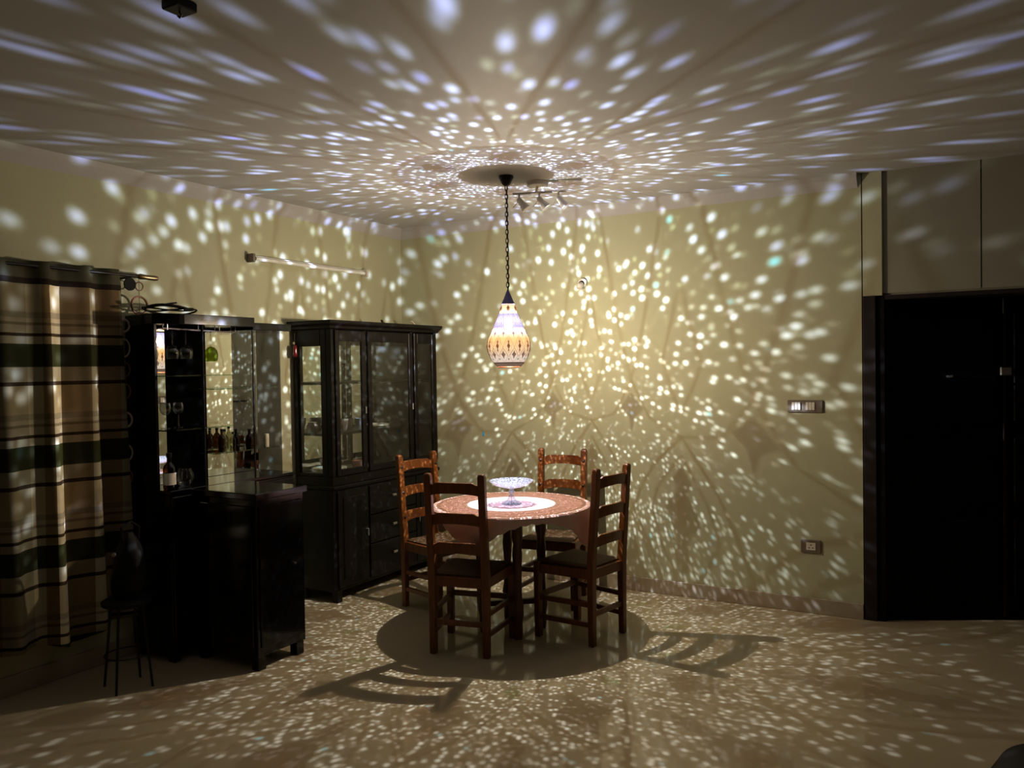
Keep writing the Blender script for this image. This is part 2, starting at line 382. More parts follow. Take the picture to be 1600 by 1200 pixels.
t = thing('ceiling_hook_box', 'small dark square hook box on the ceiling at the upper left', 'ceiling box', (2.075, -3.765, CEIL))
box(-.036, .036, -.04, .04, -.03, 0).build('box', 'blackmetal', t, bevel=.004)
MB().tube([(0, 0, -.03), (0, 0, -.036), (.008, 0, -.042), (.0, 0, -.05), (-.008, 0, -.043)], .003, 8).build('hook', 'blackmetal', t)
tag(MB().box(.775, .789, -.004, 0, 1.062, 1.094).build('wall_light_spot', simple('painted_blue_light', (.06, .45, .8), .4, var=.05)), 'tiny bright blue spot of lamp light painted on the back wall left of the lamp', 'painted light spot')  # coloured spot of lamp light, put in as a small blue patch

# spotlight bar on the ceiling behind the pendant
t = thing('ceiling_spotlight_bar', 'white ceiling bar with three unlit spotlights behind the hanging lamp', 'spotlight', (1.80, -.93, CEIL))
MB().lathe([(.0, 0), (.066, 0), (.066, -.026), (.060, -.032), (0, -.032)], 28).build('ceiling_plate', 'whiteplastic', t)
bd = Vector((.86, .50, 0)); bd = Vector((.93, .30, 0)).normalized()
b0 = Vector((-.04, -.045, -.075)) - bd * .10; b1 = b0 + bd * .335
MB().tube([b0, b1], .0075, 10).build('bar', 'whiteplastic', t)
MB().tube([Vector((0, 0, -.03)), Vector((-.005, -.012, -.07))], .008, 8).build('stem', 'whiteplastic', t)
for f in (.12, .50, .86):
    p = b0 + (b1 - b0) * f; q = p + Vector((0, 0, -.04)); e = Vector((.055, .02, -.075)).normalized()
    hd = MB().tube([q - e * .012, q, q + e * .03, q + e * .062, q + e * .072], [.012, .018, .019, .030, .031], 16).build('spot_head', 'whiteplastic', t)
    MB().tube([p, q], .006, 8).build('spot_stem', 'whiteplastic', hd)
    MB().tube([q, q + Vector((-.025, -.008, -.03)), q + Vector((-.04, -.01, -.045))], .0025, 6).build('adjusting_arm', 'whiteplastic', hd)

# ------------------------------------------------------------------ pendant lamp
L = thing('pendant_lamp', 'teardrop mosaic glass pendant hanging over the round table, lit', 'pendant lamp', (LX, LY, CEIL))
Z = lambda z: z - CEIL
MB().lathe([(0, 0), (.043, 0), (.045, -.012), (.036, -.03), (.024, -.052), (.012, -.06), (0, -.06)], 28).build('canopy', 'blackmetal', L)
# chain of links
lk = MB()
ring = [(math.cos(a) * .0085, 0, math.sin(a) * .0135 + (0.004 if math.sin(a) > 0 else -.004)) for a in [2 * PI * k / 12 for k in range(12)]]
lk.tube(ring, .0026, 6, closed=True); first = None
z = Z(2.692) + .0; k = 0
while z > Z(2.075):
    if first is None: first = lk.build('chain_link', 'blackmetal', L); o = first
    else:
        o = first.copy(); COL.objects.link(o); o.parent = L
    o.location = (0, 0, z - .012); o.rotation_euler = (0, 0, (k % 2) * PI / 2 + .35); z -= .0265; k += 1
MB().tube([(.004, .004, -.06), (.006, -.003, -.25), (.005, .004, -.45), (.004, 0, Z(2.06))], .0022, 6).build('cord', 'blackmetal', L)
MB().lathe([(.004, Z(2.068)), (.010, Z(2.055)), (.018, Z(2.035)), (.030, Z(2.005)), (.040, Z(1.986)), (.041, Z(1.981)), (.034, Z(1.981))], 32).build('cap_cone', 'cobalt', L)
MB().tube([(.012, -.012, Z(2.05)), (.032, -.022, Z(2.03)), (.044, -.026, Z(2.005)), (.042, -.02, Z(1.985))], .0018, 6).build('side_chain', 'blackmetal', L)
PROF = [(.0400, 1.983), (.0455, 1.960), (.0510, 1.935), (.0545, 1.925), (.063, 1.905), (.074, 1.880), (.0905, 1.846), (.113, 1.795), (.1245, 1.765), (.1300, 1.738), (.1295, 1.715), (.1245, 1.690), (.1160, 1.665), (.1070, 1.648), (.0930, 1.630), (.0750, 1.612), (.0640, 1.605)]
def rad(z):
    for (r0, z0), (r1, z1) in zip(PROF, PROF[1:]):
        if z0 >= z >= z1: return r0 + (r1 - r0) * (z0 - z) / (z0 - z1)
    return PROF[0][0] if z > PROF[0][1] else PROF[-1][0]
def dens(z0, z1, n): return [(rad(z0 + (z1 - z0) * i / n), Z(z0 + (z1 - z0) * i / n)) for i in range(n + 1)]
MB().shell(dens(1.981, 1.926, 6), 64).build('glass_collar', 'collar', L)
MB().shell(dens(1.926, 1.627, 40), 72).build('glass_shade', 'shade', L)
MB().shell([(rad(1.627), Z(1.627)), (.0930, Z(1.629)), (.0755, Z(1.612)), (.066, Z(1.605)), (.0640, Z(1.601)), (.067, Z(1.600)), (.078, Z(1.608)), (.095, Z(1.626))], 64).build('base_rim', mk_lampglass('pale_rim_glass', [(0, (1, .78, .55)), (1, (1, .78, .55))], (.17, .125, .095), scale=330, trans=.0012), L)
MB().lathe([(.0660, Z(1.604)), (.0700, Z(1.599)), (.0660, Z(1.595)), (.0625, Z(1.599))], 48, closed=True).build('bottom_ring', simple('copper_ring', (.5, .22, .12), .35, .6), L)
def on(a, z, e=.0008): r = rad(z) + e; return Vector((r * math.cos(a), r * math.sin(a), Z(z)))
NS = 12; st = 2 * PI / NS
def rot_copies(first, n, start=0, step=None):
    for i in range(1, n):
        o = first.copy(); COL.objects.link(o); o.parent = L; o.rotation_euler = (0, 0, (step or 2 * PI / n) * i)
def outline(pts, name='bead_outline', r=.0010, closed=True, n=NS):
    dn = []
    m = len(pts)
    for i in range(m if closed else m - 1):
        a, b = pts[i], pts[(i + 1) % m]
        for k in range(4): dn.append(on(a[0] + (b[0] - a[0]) * k / 4, a[1] + (b[1] - a[1]) * k / 4))
    if not closed: dn.append(on(*pts[-1]))
    rot_copies(MB().tube(dn, r, 5, closed=closed).build(name, 'g_line', L), n)
def tile(poly, mat, name='glass_tile', e=.0016, n=NS, th=.002):
    mb = MB(); c0 = (sum(p[0] for p in poly) / len(poly), sum(p[1] for p in poly) / len(poly)); m = len(poly)
    vs = [on(a, z, e) for a, z in poly] + [on(a, z, e + th) for a, z in poly]
    mb.add(vs, [tuple(range(m))[::-1], tuple(range(m, 2 * m))] + [(i, (i + 1) % m, m + (i + 1) % m, m + i) for i in range(m)])
    rot_copies(mb.build(name, mat, L), n)
h = st / 2
# middle row of tall diamonds
outline([(0, 1.787), (h * .55, 1.755), (h, 1.716), (h * .5, 1.69), (0, 1.662), (-h * .5, 1.69), (-h, 1.716), (-h * .55, 1.755)])
outline([(0, 1.772), (h * .42, 1.742), (h * .58, 1.722), (h * .34, 1.70), (0, 1.682), (-h * .34, 1.70), (-h * .58, 1.722), (-h * .42, 1.742)], r=.0008)
tile([(0, 1.762), (h * .16, 1.75), (h * .06, 1.742), (h * .30, 1.726), (h * .06, 1.708), (h * .14, 1.70), (0, 1.690), (-h * .14, 1.70), (-h * .06, 1.708), (-h * .30, 1.726), (-h * .06, 1.742), (-h * .16, 1.75)], 'g_maroon')
tile([(0, 1.736), (h * .13, 1.726), (0, 1.716), (-h * .13, 1.726)], 'g_orange', e=.0038)
# upper row of long pointed diamonds
outline([(0, 1.925), (h * .5, 1.88), (h, 1.822), (h * .6, 1.795), (0, 1.787), (-h * .6, 1.795), (-h, 1.822), (-h * .5, 1.88)], r=.0007)
outline([(0, 1.872), (h * .34, 1.835), (0, 1.803), (-h * .34, 1.835)], r=.0007)
tile([(h * .75, 1.800), (h, 1.812), (h * 1.25, 1.800), (h * 1.08, 1.794), (h, 1.780), (h * .92, 1.794)], 'g_purple')
# lower row, shifted half a step
outline([(h, 1.712), (h * 1.5, 1.685), (h * 1.8, 1.665), (h * 1.45, 1.642), (h, 1.632), (h * .55, 1.642), (h * .2, 1.665), (h * .5, 1.685)], r=.0008)
tile([(h, 1.700), (h * 1.14, 1.686), (h * 1.42, 1.676), (h * 1.16, 1.664), (h, 1.648), (h * .84, 1.664), (h * .58, 1.676), (h * .86, 1.686)], 'g_maroon')
tile([(0, 1.655), (h * .18, 1.648), (0, 1.640), (-h * .18, 1.648)], 'g_green')
# collar leaves
tile([(0, 1.972), (.22, 1.958), (.12, 1.938), (-.12, 1.938), (-.22, 1.958)], 'g_maroon', n=6)
tile([(0, 1.963), (.12, 1.954), (0, 1.942), (-.12, 1.954)], 'g_orange', e=.004, n=6)
for zz in (1.982, 1.926, 1.627):
    MB().tube([on(2 * PI * k / 48, min(zz, 1.982)) for k in range(48)], .0016, 6, closed=True).build('rim_line', 'g_line', L)
# bulb
MB().lathe([(0, Z(1.6055)), (.0630, Z(1.6055)), (.0630, Z(1.6035)), (0, Z(1.6035))], 40).build('added_dimming_disc', glassy('dimming_disc_tint', (.50, .50, .49), .6), L)  # added disc over the open bottom, dims the light on the table
nb = NT('glowing_bulb'); em = nb.n('ShaderNodeEmission'); nb.put(em.inputs[0], nb.mix(nb.noise(nb.obj(), 20), (1, .80, .58), (1, .83, .62))); em.inputs[1].default_value = BULB_L
tpb = nb.n('ShaderNodeBsdfTransparent'); adb = nb.n('ShaderNodeAddShader'); nb.l(em.outputs[0], adb.inputs[0]); nb.l(tpb.outputs[0], adb.inputs[1])
M['bulb'] = nb.done(adb.outputs[0])
b = MB().lathe([(0, Z(1.826)), (.010, Z(1.828)), (.019, Z(1.836)), (.024, Z(1.848)), (.023, Z(1.860)), (.017, Z(1.875)), (.011, Z(1.889)), (.010, Z(1.893))], 24).build('bulb', 'bulb', L)
MB().lathe([(0, Z(1.893)), (.012, Z(1.893)), (.014, Z(1.90)), (.014, Z(1.93)), (.018, Z(1.935)), (.018, Z(1.975)), (0, Z(1.975))], 20).build('bulb_socket', 'blackmetal', L)
ld = bpy.data.lights.new('bulb_light', 'POINT'); ld.energy = BULB_W; ld.color = (.57, .67, 1.0); ld.shadow_soft_size = .0009
lo = bpy.data.objects.new('bulb_light', ld); COL.objects.link(lo); lo.parent = L; lo.location = (0, 0, Z(BULB_Z))

# ------------------------------------------------------------------ table and cloth
TR, TH = .475, .765
T = thing('round_dining_table', 'round wooden dining table under the pink cloth, on four dark legs', 'table', (LX, LY, 0), math.radians(40))
MB().lathe([(0, TH - .028), (TR - .006, TH - .028), (TR, TH - .022), (TR, TH - .006), (TR - .006, TH), (0, TH)], 64).build('tabletop', 'tablewood', T)
for i in range(4):
    a = i * PI / 2; c = Vector((math.cos(a), math.sin(a), 0)) * .18
    leg = MB().lathe([(0, 0), (.022, 0), (.027, .03), (.026, .10), (.034, .14), (.034, .20), (.026, .24), (.022, .36), (.030, .50), (.024, .56), (.034, .60), (.034, TH - .03), (0, TH - .03)], 20, c)
    leg.build('leg', 'tablewood', T)
    d = Vector((-math.sin(a), math.cos(a), 0)); nx = Vector((math.cos(a + PI / 2), math.sin(a + PI / 2), 0)) * .18
    u = (nx - c).normalized(); w = Vector((0, 0, 1)).cross(u) * .011; ln = (nx - c).length
    poly = [(0, 0), (0, -.05)] + [(ln * t, -.05 - .0 + .022 * math.sin(PI * t) + .008 * math.sin(PI * 4 * t)) for t in [k / 14 for k in range(1, 14)]] + [(ln, -.05), (ln, 0)]
    MB().prism(poly, lambda p, q, s_, c=c, u=u, w=w: c + u * p + Vector((0, 0, TH - .029 + q * 1.5)) + w * (2 * s_ - 1)).build('apron', 'tablewood', T, bevel=.002)
for a in (0, PI / 2):
    c = Vector((math.cos(a), math.sin(a), 0)) * .18; MB().hexa(*[[Vector((s_ * c.x, s_ * c.y, .17 + (.012 if a else 0))) + Vector((-c.y, c.x, 0)).normalized() * q + Vector((0, 0, zq)) for q, zq in ((-.016, -.016), (.016, -.016), (.016, .016), (-.016, .016))] for s_ in (-1, 1)]).build('cross_stretcher', 'tablewood', T, bevel=.003)

CL = thing('tablecloth', 'rose pink square cloth with pale edge draped over the round table', 'tablecloth', (LX, LY, TH), math.radians(47.5))
def cloth():
    NA, HS = 192, .515; Rr = TR + .006; rings = [0, .08, .16, .24, .32, .40, .455, .474, Rr]; drops = 9
    vs = [(0, 0, .003)]; fs = []; hem = []
    for ri, r in enumerate(rings[1:]):
        for k in range(NA):
            a = 2 * PI * k / NA; vs.append((r * math.cos(a), r * math.sin(a), .003 - (.004 if r >= Rr else 0)))
    for d in range(1, drops + 1):
        for k in range(NA):
            a = 2 * PI * k / NA; am = ((a + PI / 4) % (PI / 2)) - PI / 4
            ext = HS / math.cos(am); ext = min(ext, HS * 1.33)
            dl = max(ext - Rr, .006) + .004 * math.cos(k * PI / 2) * (1 if d == drops else 0)
            q = d / drops; z = -dl * q
            wav = .020 * math.sin(a * 4 * 4 + .6) * (dl * q / .2); rr = Rr + .004 + wav * .6 + .02 * min(1, dl * 5) * q * .3
            p = (rr * math.cos(a), rr * math.sin(a), .0 + z); vs.append(p)
            if d == drops: hem.append(p)
    nr = len(rings) - 1 + drops
    for k in range(NA): fs.append((0, 1 + k, 1 + (k + 1) % NA))
    for i in range(nr - 1):
        for k in range(NA):
            k2 = (k + 1) % NA; fs.append((1 + i * NA + k, 1 + i * NA + k2, 1 + (i + 1) * NA + k2, 1 + (i + 1) * NA + k))
    return vs, fs, hem
vs, fs, hem = cloth()
o = MB().add(vs, fs); o.smooth = True; o = o.build('cloth', 'cloth', CL)
sd = o.modifiers.new('thick', 'SOLIDIFY'); sd.thickness = .002; sd.offset = 1
MB().tube(hem, .0022, 5, closed=True).build('lace_hem', 'lace', CL)

D = thing('lace_doily', 'round lace doily under the glass stand on the table', 'doily', (LX + .02, LY - .03, TH + .006))
poly = [((.135 + .008 * math.cos(16 * 2 * PI * k / 128)) * math.cos(2 * PI * k / 128), (.135 + .008 * math.cos(16 * 2 * PI * k / 128)) * math.sin(2 * PI * k / 128)) for k in range(128)]
MB().prism(poly, lambda u, v, w: (u, v, w * .0025)).build('lace_disc', 'doily', D)
def mk_cut():
    n = NT('cut_crystal'); t = n.n('ShaderNodeBsdfTransparent'); t.inputs[0].default_value = (.80, .82, .86, 1)
    o = n.obj(); v = n.n('ShaderNodeTexVoronoi', feature='DISTANCE_TO_EDGE'); n.l(o, v.inputs[0]); v.inputs['Scale'].default_value = 55
    bm_ = n.bump(v.outputs[0], 1.0, .02)
    g = n.n('ShaderNodeBsdfGlossy'); g.inputs['Roughness'].default_value = .12; n.l(bm_, g.inputs['Normal'])
    d = n.n('ShaderNodeBsdfTranslucent'); d.inputs[0].default_value = (.8, .84, .92, 1); d2 = n.n('ShaderNodeBsdfDiffuse'); d2.inputs[0].default_value = (.8, .84, .92, 1)
    f = n.n('ShaderNodeFresnel'); n.put(f.inputs[0], n.math('SUBTRACT', 1.6, n.math('MULTIPLY', n.n('ShaderNodeNewGeometry').outputs['Backfacing'], .975)))
    a = n.n('ShaderNodeMixShader'); n.l(d.outputs[0], a.inputs[1]); n.l(d2.outputs[0], a.inputs[2])
    b = n.n('ShaderNodeMixShader'); n.l(n.rng(v.outputs[0], 0, .22, .34, .07), b.inputs[0]); n.l(t.outputs[0], b.inputs[1]); n.l(a.outputs[0], b.inputs[2])
    c = n.n('ShaderNodeMixShader'); n.l(n.math('MULTIPLY', f.outputs[0], 1.4, clamp=True), c.inputs[0]); n.l(b.outputs[0], c.inputs[1]); n.l(g.outputs[0], c.inputs[2])
    return n.done(c.outputs[0])
M['crystal'] = mk_cut()
K = thing('glass_cake_stand', 'cut glass footed bowl standing in the middle of the table', 'cake stand', (LX + .02, LY - .03, TH + .0085))
def fluted(prof, seg, n, amp):
    mb = MB(); m = len(prof); vs = []; fs = []
    for r, z in prof:
        for k in range(seg):
            a = 2 * PI * k / seg; rr = r * (1 + amp * math.cos(n * a)); vs.append((rr * math.cos(a), rr * math.sin(a), z))
    for i in range(m):
        j = (i + 1) % m
        for k in range(seg): fs.append((i * seg + k, i * seg + (k + 1) % seg, j * seg + (k + 1) % seg, j * seg + k))
    mb.smooth = True; return mb.add(vs, fs)
fluted([(.012, .098), (.05, .101), (.10, .116), (.132, .140), (.134, .143), (.131, .144), (.098, .124), (.048, .109), (.012, .106)], 96, 24, .012).build('bowl', 'crystal', K)
fluted([(.002, .0), (.058, .0), (.060, .004), (.045, .012), (.026, .026), (.016, .045), (.014, .065), (.020, .074), (.014, .082), (.014, .092), (.022, .100), (.002, .101)], 64, 12, .03).build('foot', 'crystal', K)

# ------------------------------------------------------------------ chairs (local: x across, +y faces the table, back at y=0)
def make_chair(label, loc, rz):
    C = thing('dining_chair', label, 'chair', loc, rz, 'wooden ladder-back chairs round the table')
    wb, wf, dp, sh, H = .158, .195, .36, .445, 1.02
    def backx(z): return -.045 * max(0, (z - sh)) / (H - sh)     # rake
    for s in (-1, 1):
        x = s * wb; p = .0205; m = MB()
        lev = [(0, .9), (.30, 1), (sh, 1.08), (.7, 1), (H - .035, .98), (H - .010, .93), (H, .6)]
        rings = []
        for z, k in lev:
            y = backx(z); rings.append([(x - p * k, y - p * k, z), (x + p * k, y - p * k, z), (x + p * k, y + p * k, z), (x - p * k, y + p * k, z)])
        vs = [v for r_ in rings for v in r_]; fs = [(3, 2, 1, 0), tuple(4 * (len(lev) - 1) + i for i in range(4))]
        for i in range(len(lev) - 1):
            for k in range(4): fs.append((4 * i + k, 4 * i + (k + 1) % 4, 4 * i + 4 + (k + 1) % 4, 4 * i + 4 + k))
        m.add(vs, fs).build('back_post', 'chairwood', C, bevel=.004)
        xf = s * wf; q = .021
        m = MB().hexa([(xf - q * .9, dp - q * .9, 0), (xf + q * .9, dp - q * .9, 0), (xf + q * .9, dp + q * .9, 0), (xf - q * .9, dp + q * .9, 0)],
                      [(xf - q, dp - q, sh + .002), (xf + q, dp - q, sh + .002), (xf + q, dp + q, sh + .002), (xf - q, dp + q, sh + .002)])
        m.build('front_leg', 'chairwood', C, bevel=.004)
        for z in (.12, .235):
            a = Vector((s * wb, 0, z)); b = Vector((s * wf, dp, z)); w = Vector((.010, 0, 0)); u = Vector((0, 0, .014))
            MB().hexa([a - w - u, a + w - u, a + w + u, a - w + u], [b - w - u, b + w - u, b + w + u, b - w + u]).build('side_stretcher', 'chairwood', C, bevel=.002)
        a = Vector((s * wb, 0.0, sh - .035)); b = Vector((s * wf, dp, sh - .035)); w = Vector((.012, 0, 0)); u = Vector((0, 0, .028))
        MB().hexa([a - w - u, a + w - u, a + w + u, a - w + u], [b - w - u, b + w - u, b + w + u, b - w + u]).build('seat_rail', 'chairwood', C, bevel=.002)
    MB().box(-wb, wb, -.011, .011, sh - .063, sh - .007).build('seat_rail', 'chairwood', C, bevel=.002)
    MB().box(-wf, wf, dp - .011, dp + .011, sh - .063, sh - .007).build('seat_rail', 'chairwood', C, bevel=.002)
    MB().box(-wb, wb, -.009, .009, .165, .195).build('back_stretcher', 'chairwood', C, bevel=.002)
    MB().box(-wf, wf, dp - .010, dp + .010, .23, .262).build('front_stretcher', 'chairwood', C, bevel=.002)
    # rush seat: dished slab
    N = 12; vs = []; fs = []
    for layer in (0, 1):
        for i in range(N + 1):
            for j in range(N + 1):
                u, v = i / N * 2 - 1, j / N; wx = (wb + (wf - wb) * v) * .97; e = min(1, (1 - abs(u)) * 6) * min(1, min(v, 1 - v) * 12)
                zt = sh + .004 + .012 * e - .016 * (1 - u * u) * (1 - (2 * v - 1) ** 2); vs.append((u * wx, .012 + v * (dp + .006), zt if layer else sh - .012))
    q = (N + 1) ** 2
    for i in range(N):
        for j in range(N):
            a = i * (N + 1) + j; fs.append((a, a + 1, a + N + 2, a + N + 1)); fs.append((q + a, q + a + N + 1, q + a + N + 2, q + a + 1))
    edge = [i * (N + 1) for i in range(N + 1)] + [N * (N + 1) + j for j in range(1, N + 1)] + [i * (N + 1) + N for i in range(N - 1, -1, -1)] + [j for j in range(N - 1, 0, -1)]
    for a, b in zip(edge, edge[1:] + edge[:1]): fs.append((a, b, q + b, q + a))
    m = MB().add(vs, fs); m.smooth = True; m.build('rush_seat', 'rush', C)
    # three shaped ladder slats, each bowed a little backwards
    for zc in (.935, .765, .600):
        m = MB(); vs = []; fs = []; n = 20
        for i in range(n + 1):
            u = i / n * 2 - 1; au = abs(u); x = u * (wb - .004)
            top = .034 - (.008 if au > .72 else 0) - (.006 * (au - .72) / .28 if au > .72 else 0) + .003 * math.cos(u * PI / 2)
            bot = -.040 + .017 * (1 - u * u)
            bow = -.022 * (1 - u * u)
            for zz, yy in ((top, -.008), (top, .008), (bot, .008), (bot, -.008)):
                vs.append((x, backx(zc + zz) + bow + yy, zc + zz))
        for i in range(n):
            for k in range(4): fs.append((4 * i + k, 4 * i + (k + 1) % 4, 4 * i + 4 + (k + 1) % 4, 4 * i + 4 + k))
        fs += [(3, 2, 1, 0), (4 * n, 4 * n + 1, 4 * n + 2, 4 * n + 3)]
        m.add(vs, fs).build('back_slat', 'chairwood', C, bevel=.002)
        for s in (-1, 1):
            y = backx(zc) + .018
            MB().tube([(s * wb, y, zc), (s * wb, y + .006, zc), (s * wb, y + .010, zc)], [.0115, .010, .004], 10).build('peg', 'stud', C)
    return C
ch = make_chair('dark ladder-back chair nearest the camera, its back to the viewer', (1.682, -1.700, 0), math.radians(13.0))
def chair_at(label, x, y, deg):
    c = copy_tree(ch); c.location = (x, y, 0); c.rotation_euler = (0, 0, math.radians(deg)); c['label'] = label; return c
chair_at('dark ladder-back chair at the right of the table, seen from the side', 2.298, -1.072, 80.0)
chair_at('orange-lit ladder-back chair at the left, beside the black cabinet', .848, -.915, -101.0)
chair_at('orange-lit ladder-back chair behind the table, facing the camera', 1.620, -.315, 189.0)

# ------------------------------------------------------------------ china cabinet against the left wall
G = thing('china_cabinet', 'tall espresso china cabinet with three glass doors and lower drawers', 'cabinet', (.19, -.64, 0))
def part(mb, name, mat, parent=None, bevel=.003, root=G):
    p = parent or root; o = mb.build(name, mat, p, bevel=bevel)
    for v in o.data.vertices: v.co -= root.location
    return o
for x in (.03, .32):
    for y in (-1.245, -.07):
        part(box(x, x + .05, y, y + .05, 0, .08), 'foot', 'darkwood')
part(box(.015, .355, -1.255, -.025, .075, .775), 'lower_case', 'darkwood')
part(box(.010, .372, -1.262, -.018, .775, .802), 'waist_moulding', 'darkwood_y', bevel=.006)
part(box(.015, .355, -1.255, -.025, .802, .865), 'upper_base', 'darkwood')
for y in (-1.255, -.055): 
    part(box(.315, .360, y, y + .03, .865, 1.88), 'front_post', 'darkwood')
part(box(.315, .358, -.905, -.885, .865, 1.88), 'front_post', 'darkwood'); part(box(.315, .358, -.355, -.335, .865, 1.88), 'front_post', 'darkwood')
part(box(.015, .050, -1.255, -1.225, .865, 1.88), 'side_stile', 'darkwood'); part(box(.262, .315, -1.255, -1.225, .865, 1.88), 'side_stile', 'darkwood')
part(box(.05, .262, -1.255, -1.225, 1.765, 1.88), 'side_rail', 'darkwood'); part(box(.05, .262, -1.255, -1.225, .865, .885), 'side_rail', 'darkwood')
part(box(.05, .262, -1.243, -1.239, .885, 1.765), 'side_pane', 'pane', bevel=0)
part(box(.015, .315, -.050, -.025, .865, 1.88), 'far_side_panel', 'darkwood')
part(box(.010, .018, -1.25, -.03, .865, 1.88), 'back_board', 'darkwood'); part(box(.018, .024, -1.225, -.055, .87, 1.86), 'back_mirror', 'mirror', bevel=0)
part(box(.02, .315, -1.225, -.05, 1.862, 1.88), 'top_board', 'darkwood')
cm = MB()
prof = [(.0, 1.878), (.012, 1.885), (.018, 1.900), (.045, 1.915), (.050, 1.925), (.050, 1.938)]
lv = []
for e, z in prof: lv.append([(.008, -1.258 - e, z), (.358 + e, -1.258 - e, z), (.358 + e, -.022 + min(e, .018), z), (.008, -.022 + min(e, .018), z)])
vs = [v for r_ in lv for v in r_]; fs = [(3, 2, 1, 0), tuple(4 * (len(lv) - 1) + i for i in range(4))]
for i in range(len(lv) - 1):
    for k in range(4): fs.append((4 * i + k, 4 * i + (k + 1) % 4, 4 * i + 4 + (k + 1) % 4, 4 * i + 4 + k))
part(cm.add(vs, fs), 'cornice', 'darkwood_y', bevel=0)
for z, y0, y1 in ((1.505, -1.22, -.055), (1.150, -1.22, -.055)):
    part(box(.03, .29, y0, y1, z - .009, z + .009), 'shelf', 'darkwood_y')
def glass_door(y0, y1, hy, z0=.868, z1=1.872, s=.042):
    d = part(box(.352, .372, y0, y0 + s, z0, z1), 'glass_door', 'darkwood')
    m = MB(); m.box(.352, .372, y1 - s, y1, z0, z1); part(m, 'door_stile', 'darkwood', d); 
    m = MB(); m.box(.352, .372, y0 + s, y1 - s, z1 - .075, z1); part(m, 'door_rail', 'darkwood', d)
    m = MB(); m.box(.352, .372, y0 + s, y1 - s, z0, z0 + .045); part(m, 'door_rail', 'darkwood', d)
    m = MB(); m.box(.360, .364, y0 + s, y1 - s, z0 + .045, z1 - .075); part(m, 'door_pane', 'pane', d, 0)
    if hy is not None:
        m = MB(); m.box(.372, .386, hy - .005, hy + .005, 1.285, 1.335); part(m, 'handle', 'steel', d, .002)
glass_door(-1.222, -.908, -.926); glass_door(-.882, -.358, -.375); glass_door(-.332, -.058, None)
# lower fronts
def panel_door(y0, y1, hy):
    d = part(box(.355, .370, y0, y1, .10, .765), 'door', 'darkwood')
    m = MB(); m.box(.3695, .376, y0 + .05, y1 - .05, .15, .715); part(m, 'raised_panel', 'darkwood', d, .006)
    m = MB(); m.box(.370, .386, hy - .005, hy + .005, .412, .464); part(m, 'handle', 'steel', d, .002)
panel_door(-1.222, -.905, -.925); panel_door(-.335, -.055, -.315)
for z0, z1 in ((.555, .765), (.345, .547), (.10, .337)):
    d = part(box(.355, .372, -.890, -.345, z0, z1), 'drawer', 'darkwood')
    zc = (z0 + z1) / 2 if z0 > .2 else .235
    m = MB(); m.box(.372, .388, -.645, -.600, zc - .006 - .0, zc + .012); part(m, 'handle', 'steel', d, .003)

def lathe_thing(name, label, cat, loc, prof, mat, group=None, seg=24, extra=None, partname=None):
    t = thing(name, label, cat, loc, 0, group)
    MB().lathe(prof, seg).build(partname or 'body', mat, t)
    if extra: extra(t)
    return t
CUP = lambda r, h: [(0, 0), (r * .62, 0), (r * .66, .004), (r * .95, h * .6), (r, h), (r * .94, h), (r * .88, h * .6), (r * .55, .008), (0, .008)]
SH2, SH0 = 1.159, .866
gi = 'crockery in the china cabinet'
lathe_thing('bowl', 'red glazed bowl on the cabinet shelf seen through the side pane', 'bowl', (.225, -1.155, SH2), CUP(.048, .07), 'redceramic', gi)
lathe_thing('bowl', 'pale blue rimmed bowl standing behind the red one on the shelf', 'bowl', (.155, -1.085, SH2), CUP(.044, .095), 'blueceramic', gi)
lathe_thing('jar', 'small dark jar on the cabinet shelf next to the red bowl', 'jar', (.095, -1.17, SH2), [(0, 0), (.035, 0), (.04, .02), (.04, .05), (.028, .066), (.03, .074), (0, .078)], 'greyceramic', gi)
lathe_thing('bowl', 'dull grey-pink bowl behind the left glass door', 'bowl', (.17, -.90, SH2), CUP(.052, .085), 'greyceramic', gi)
lathe_thing('mug', 'dark blue-grey mug behind the left glass door beside its handle', 'mug', (.19, -.775, SH2), CUP(.036, .08), 'blueceramic', gi)
lathe_thing('serving_dish', 'shallow pale dish on the shelf behind the middle glass door', 'dish', (.20, -.60, SH2), CUP(.10, .028), 'whiteceramic', gi, 36)
lathe_thing('serving_bowl', 'clear glass bowl on the shelf behind the middle glass door', 'bowl', (.17, -.47, SH2), CUP(.07, .055), 'clear', gi, 32)
lathe_thing('glass_dish', 'small glass dish behind the right glass door of the cabinet', 'dish', (.18, -.20, SH2), CUP(.065, .04), 'clear', gi, 32)
def plate(loc, label, r=.12):
    lathe_thing('plate', label, 'plate', loc, [(0, 0), (r * .55, 0), (r * .62, .003), (r, .017), (r * .98, .020), (r * .60, .007), (0, .005)], 'whiteceramic', gi, 40)
for k in range(4): plate((.17, -1.08, SH0 + k * .0075), 'white dinner plate, ' + ('lowest', 'second lowest', 'third', 'topmost')[k] + ' in the stack at the cabinet bottom')
lathe_thing('platter', 'broad white platter at the cabinet bottom beside the plate stack', 'plate', (.19, -.80, SH0), [(0, 0), (.06, 0), (.07, .004), (.115, .022), (.11, .026), (.06, .010), (0, .008)], 'whiteceramic', gi, 40)
lathe_thing('bowl', 'pink bowl resting on the white platter behind the left door', 'bowl', (.18, -.80, SH0 + .0085), CUP(.048, .055), 'pinkceramic', gi)
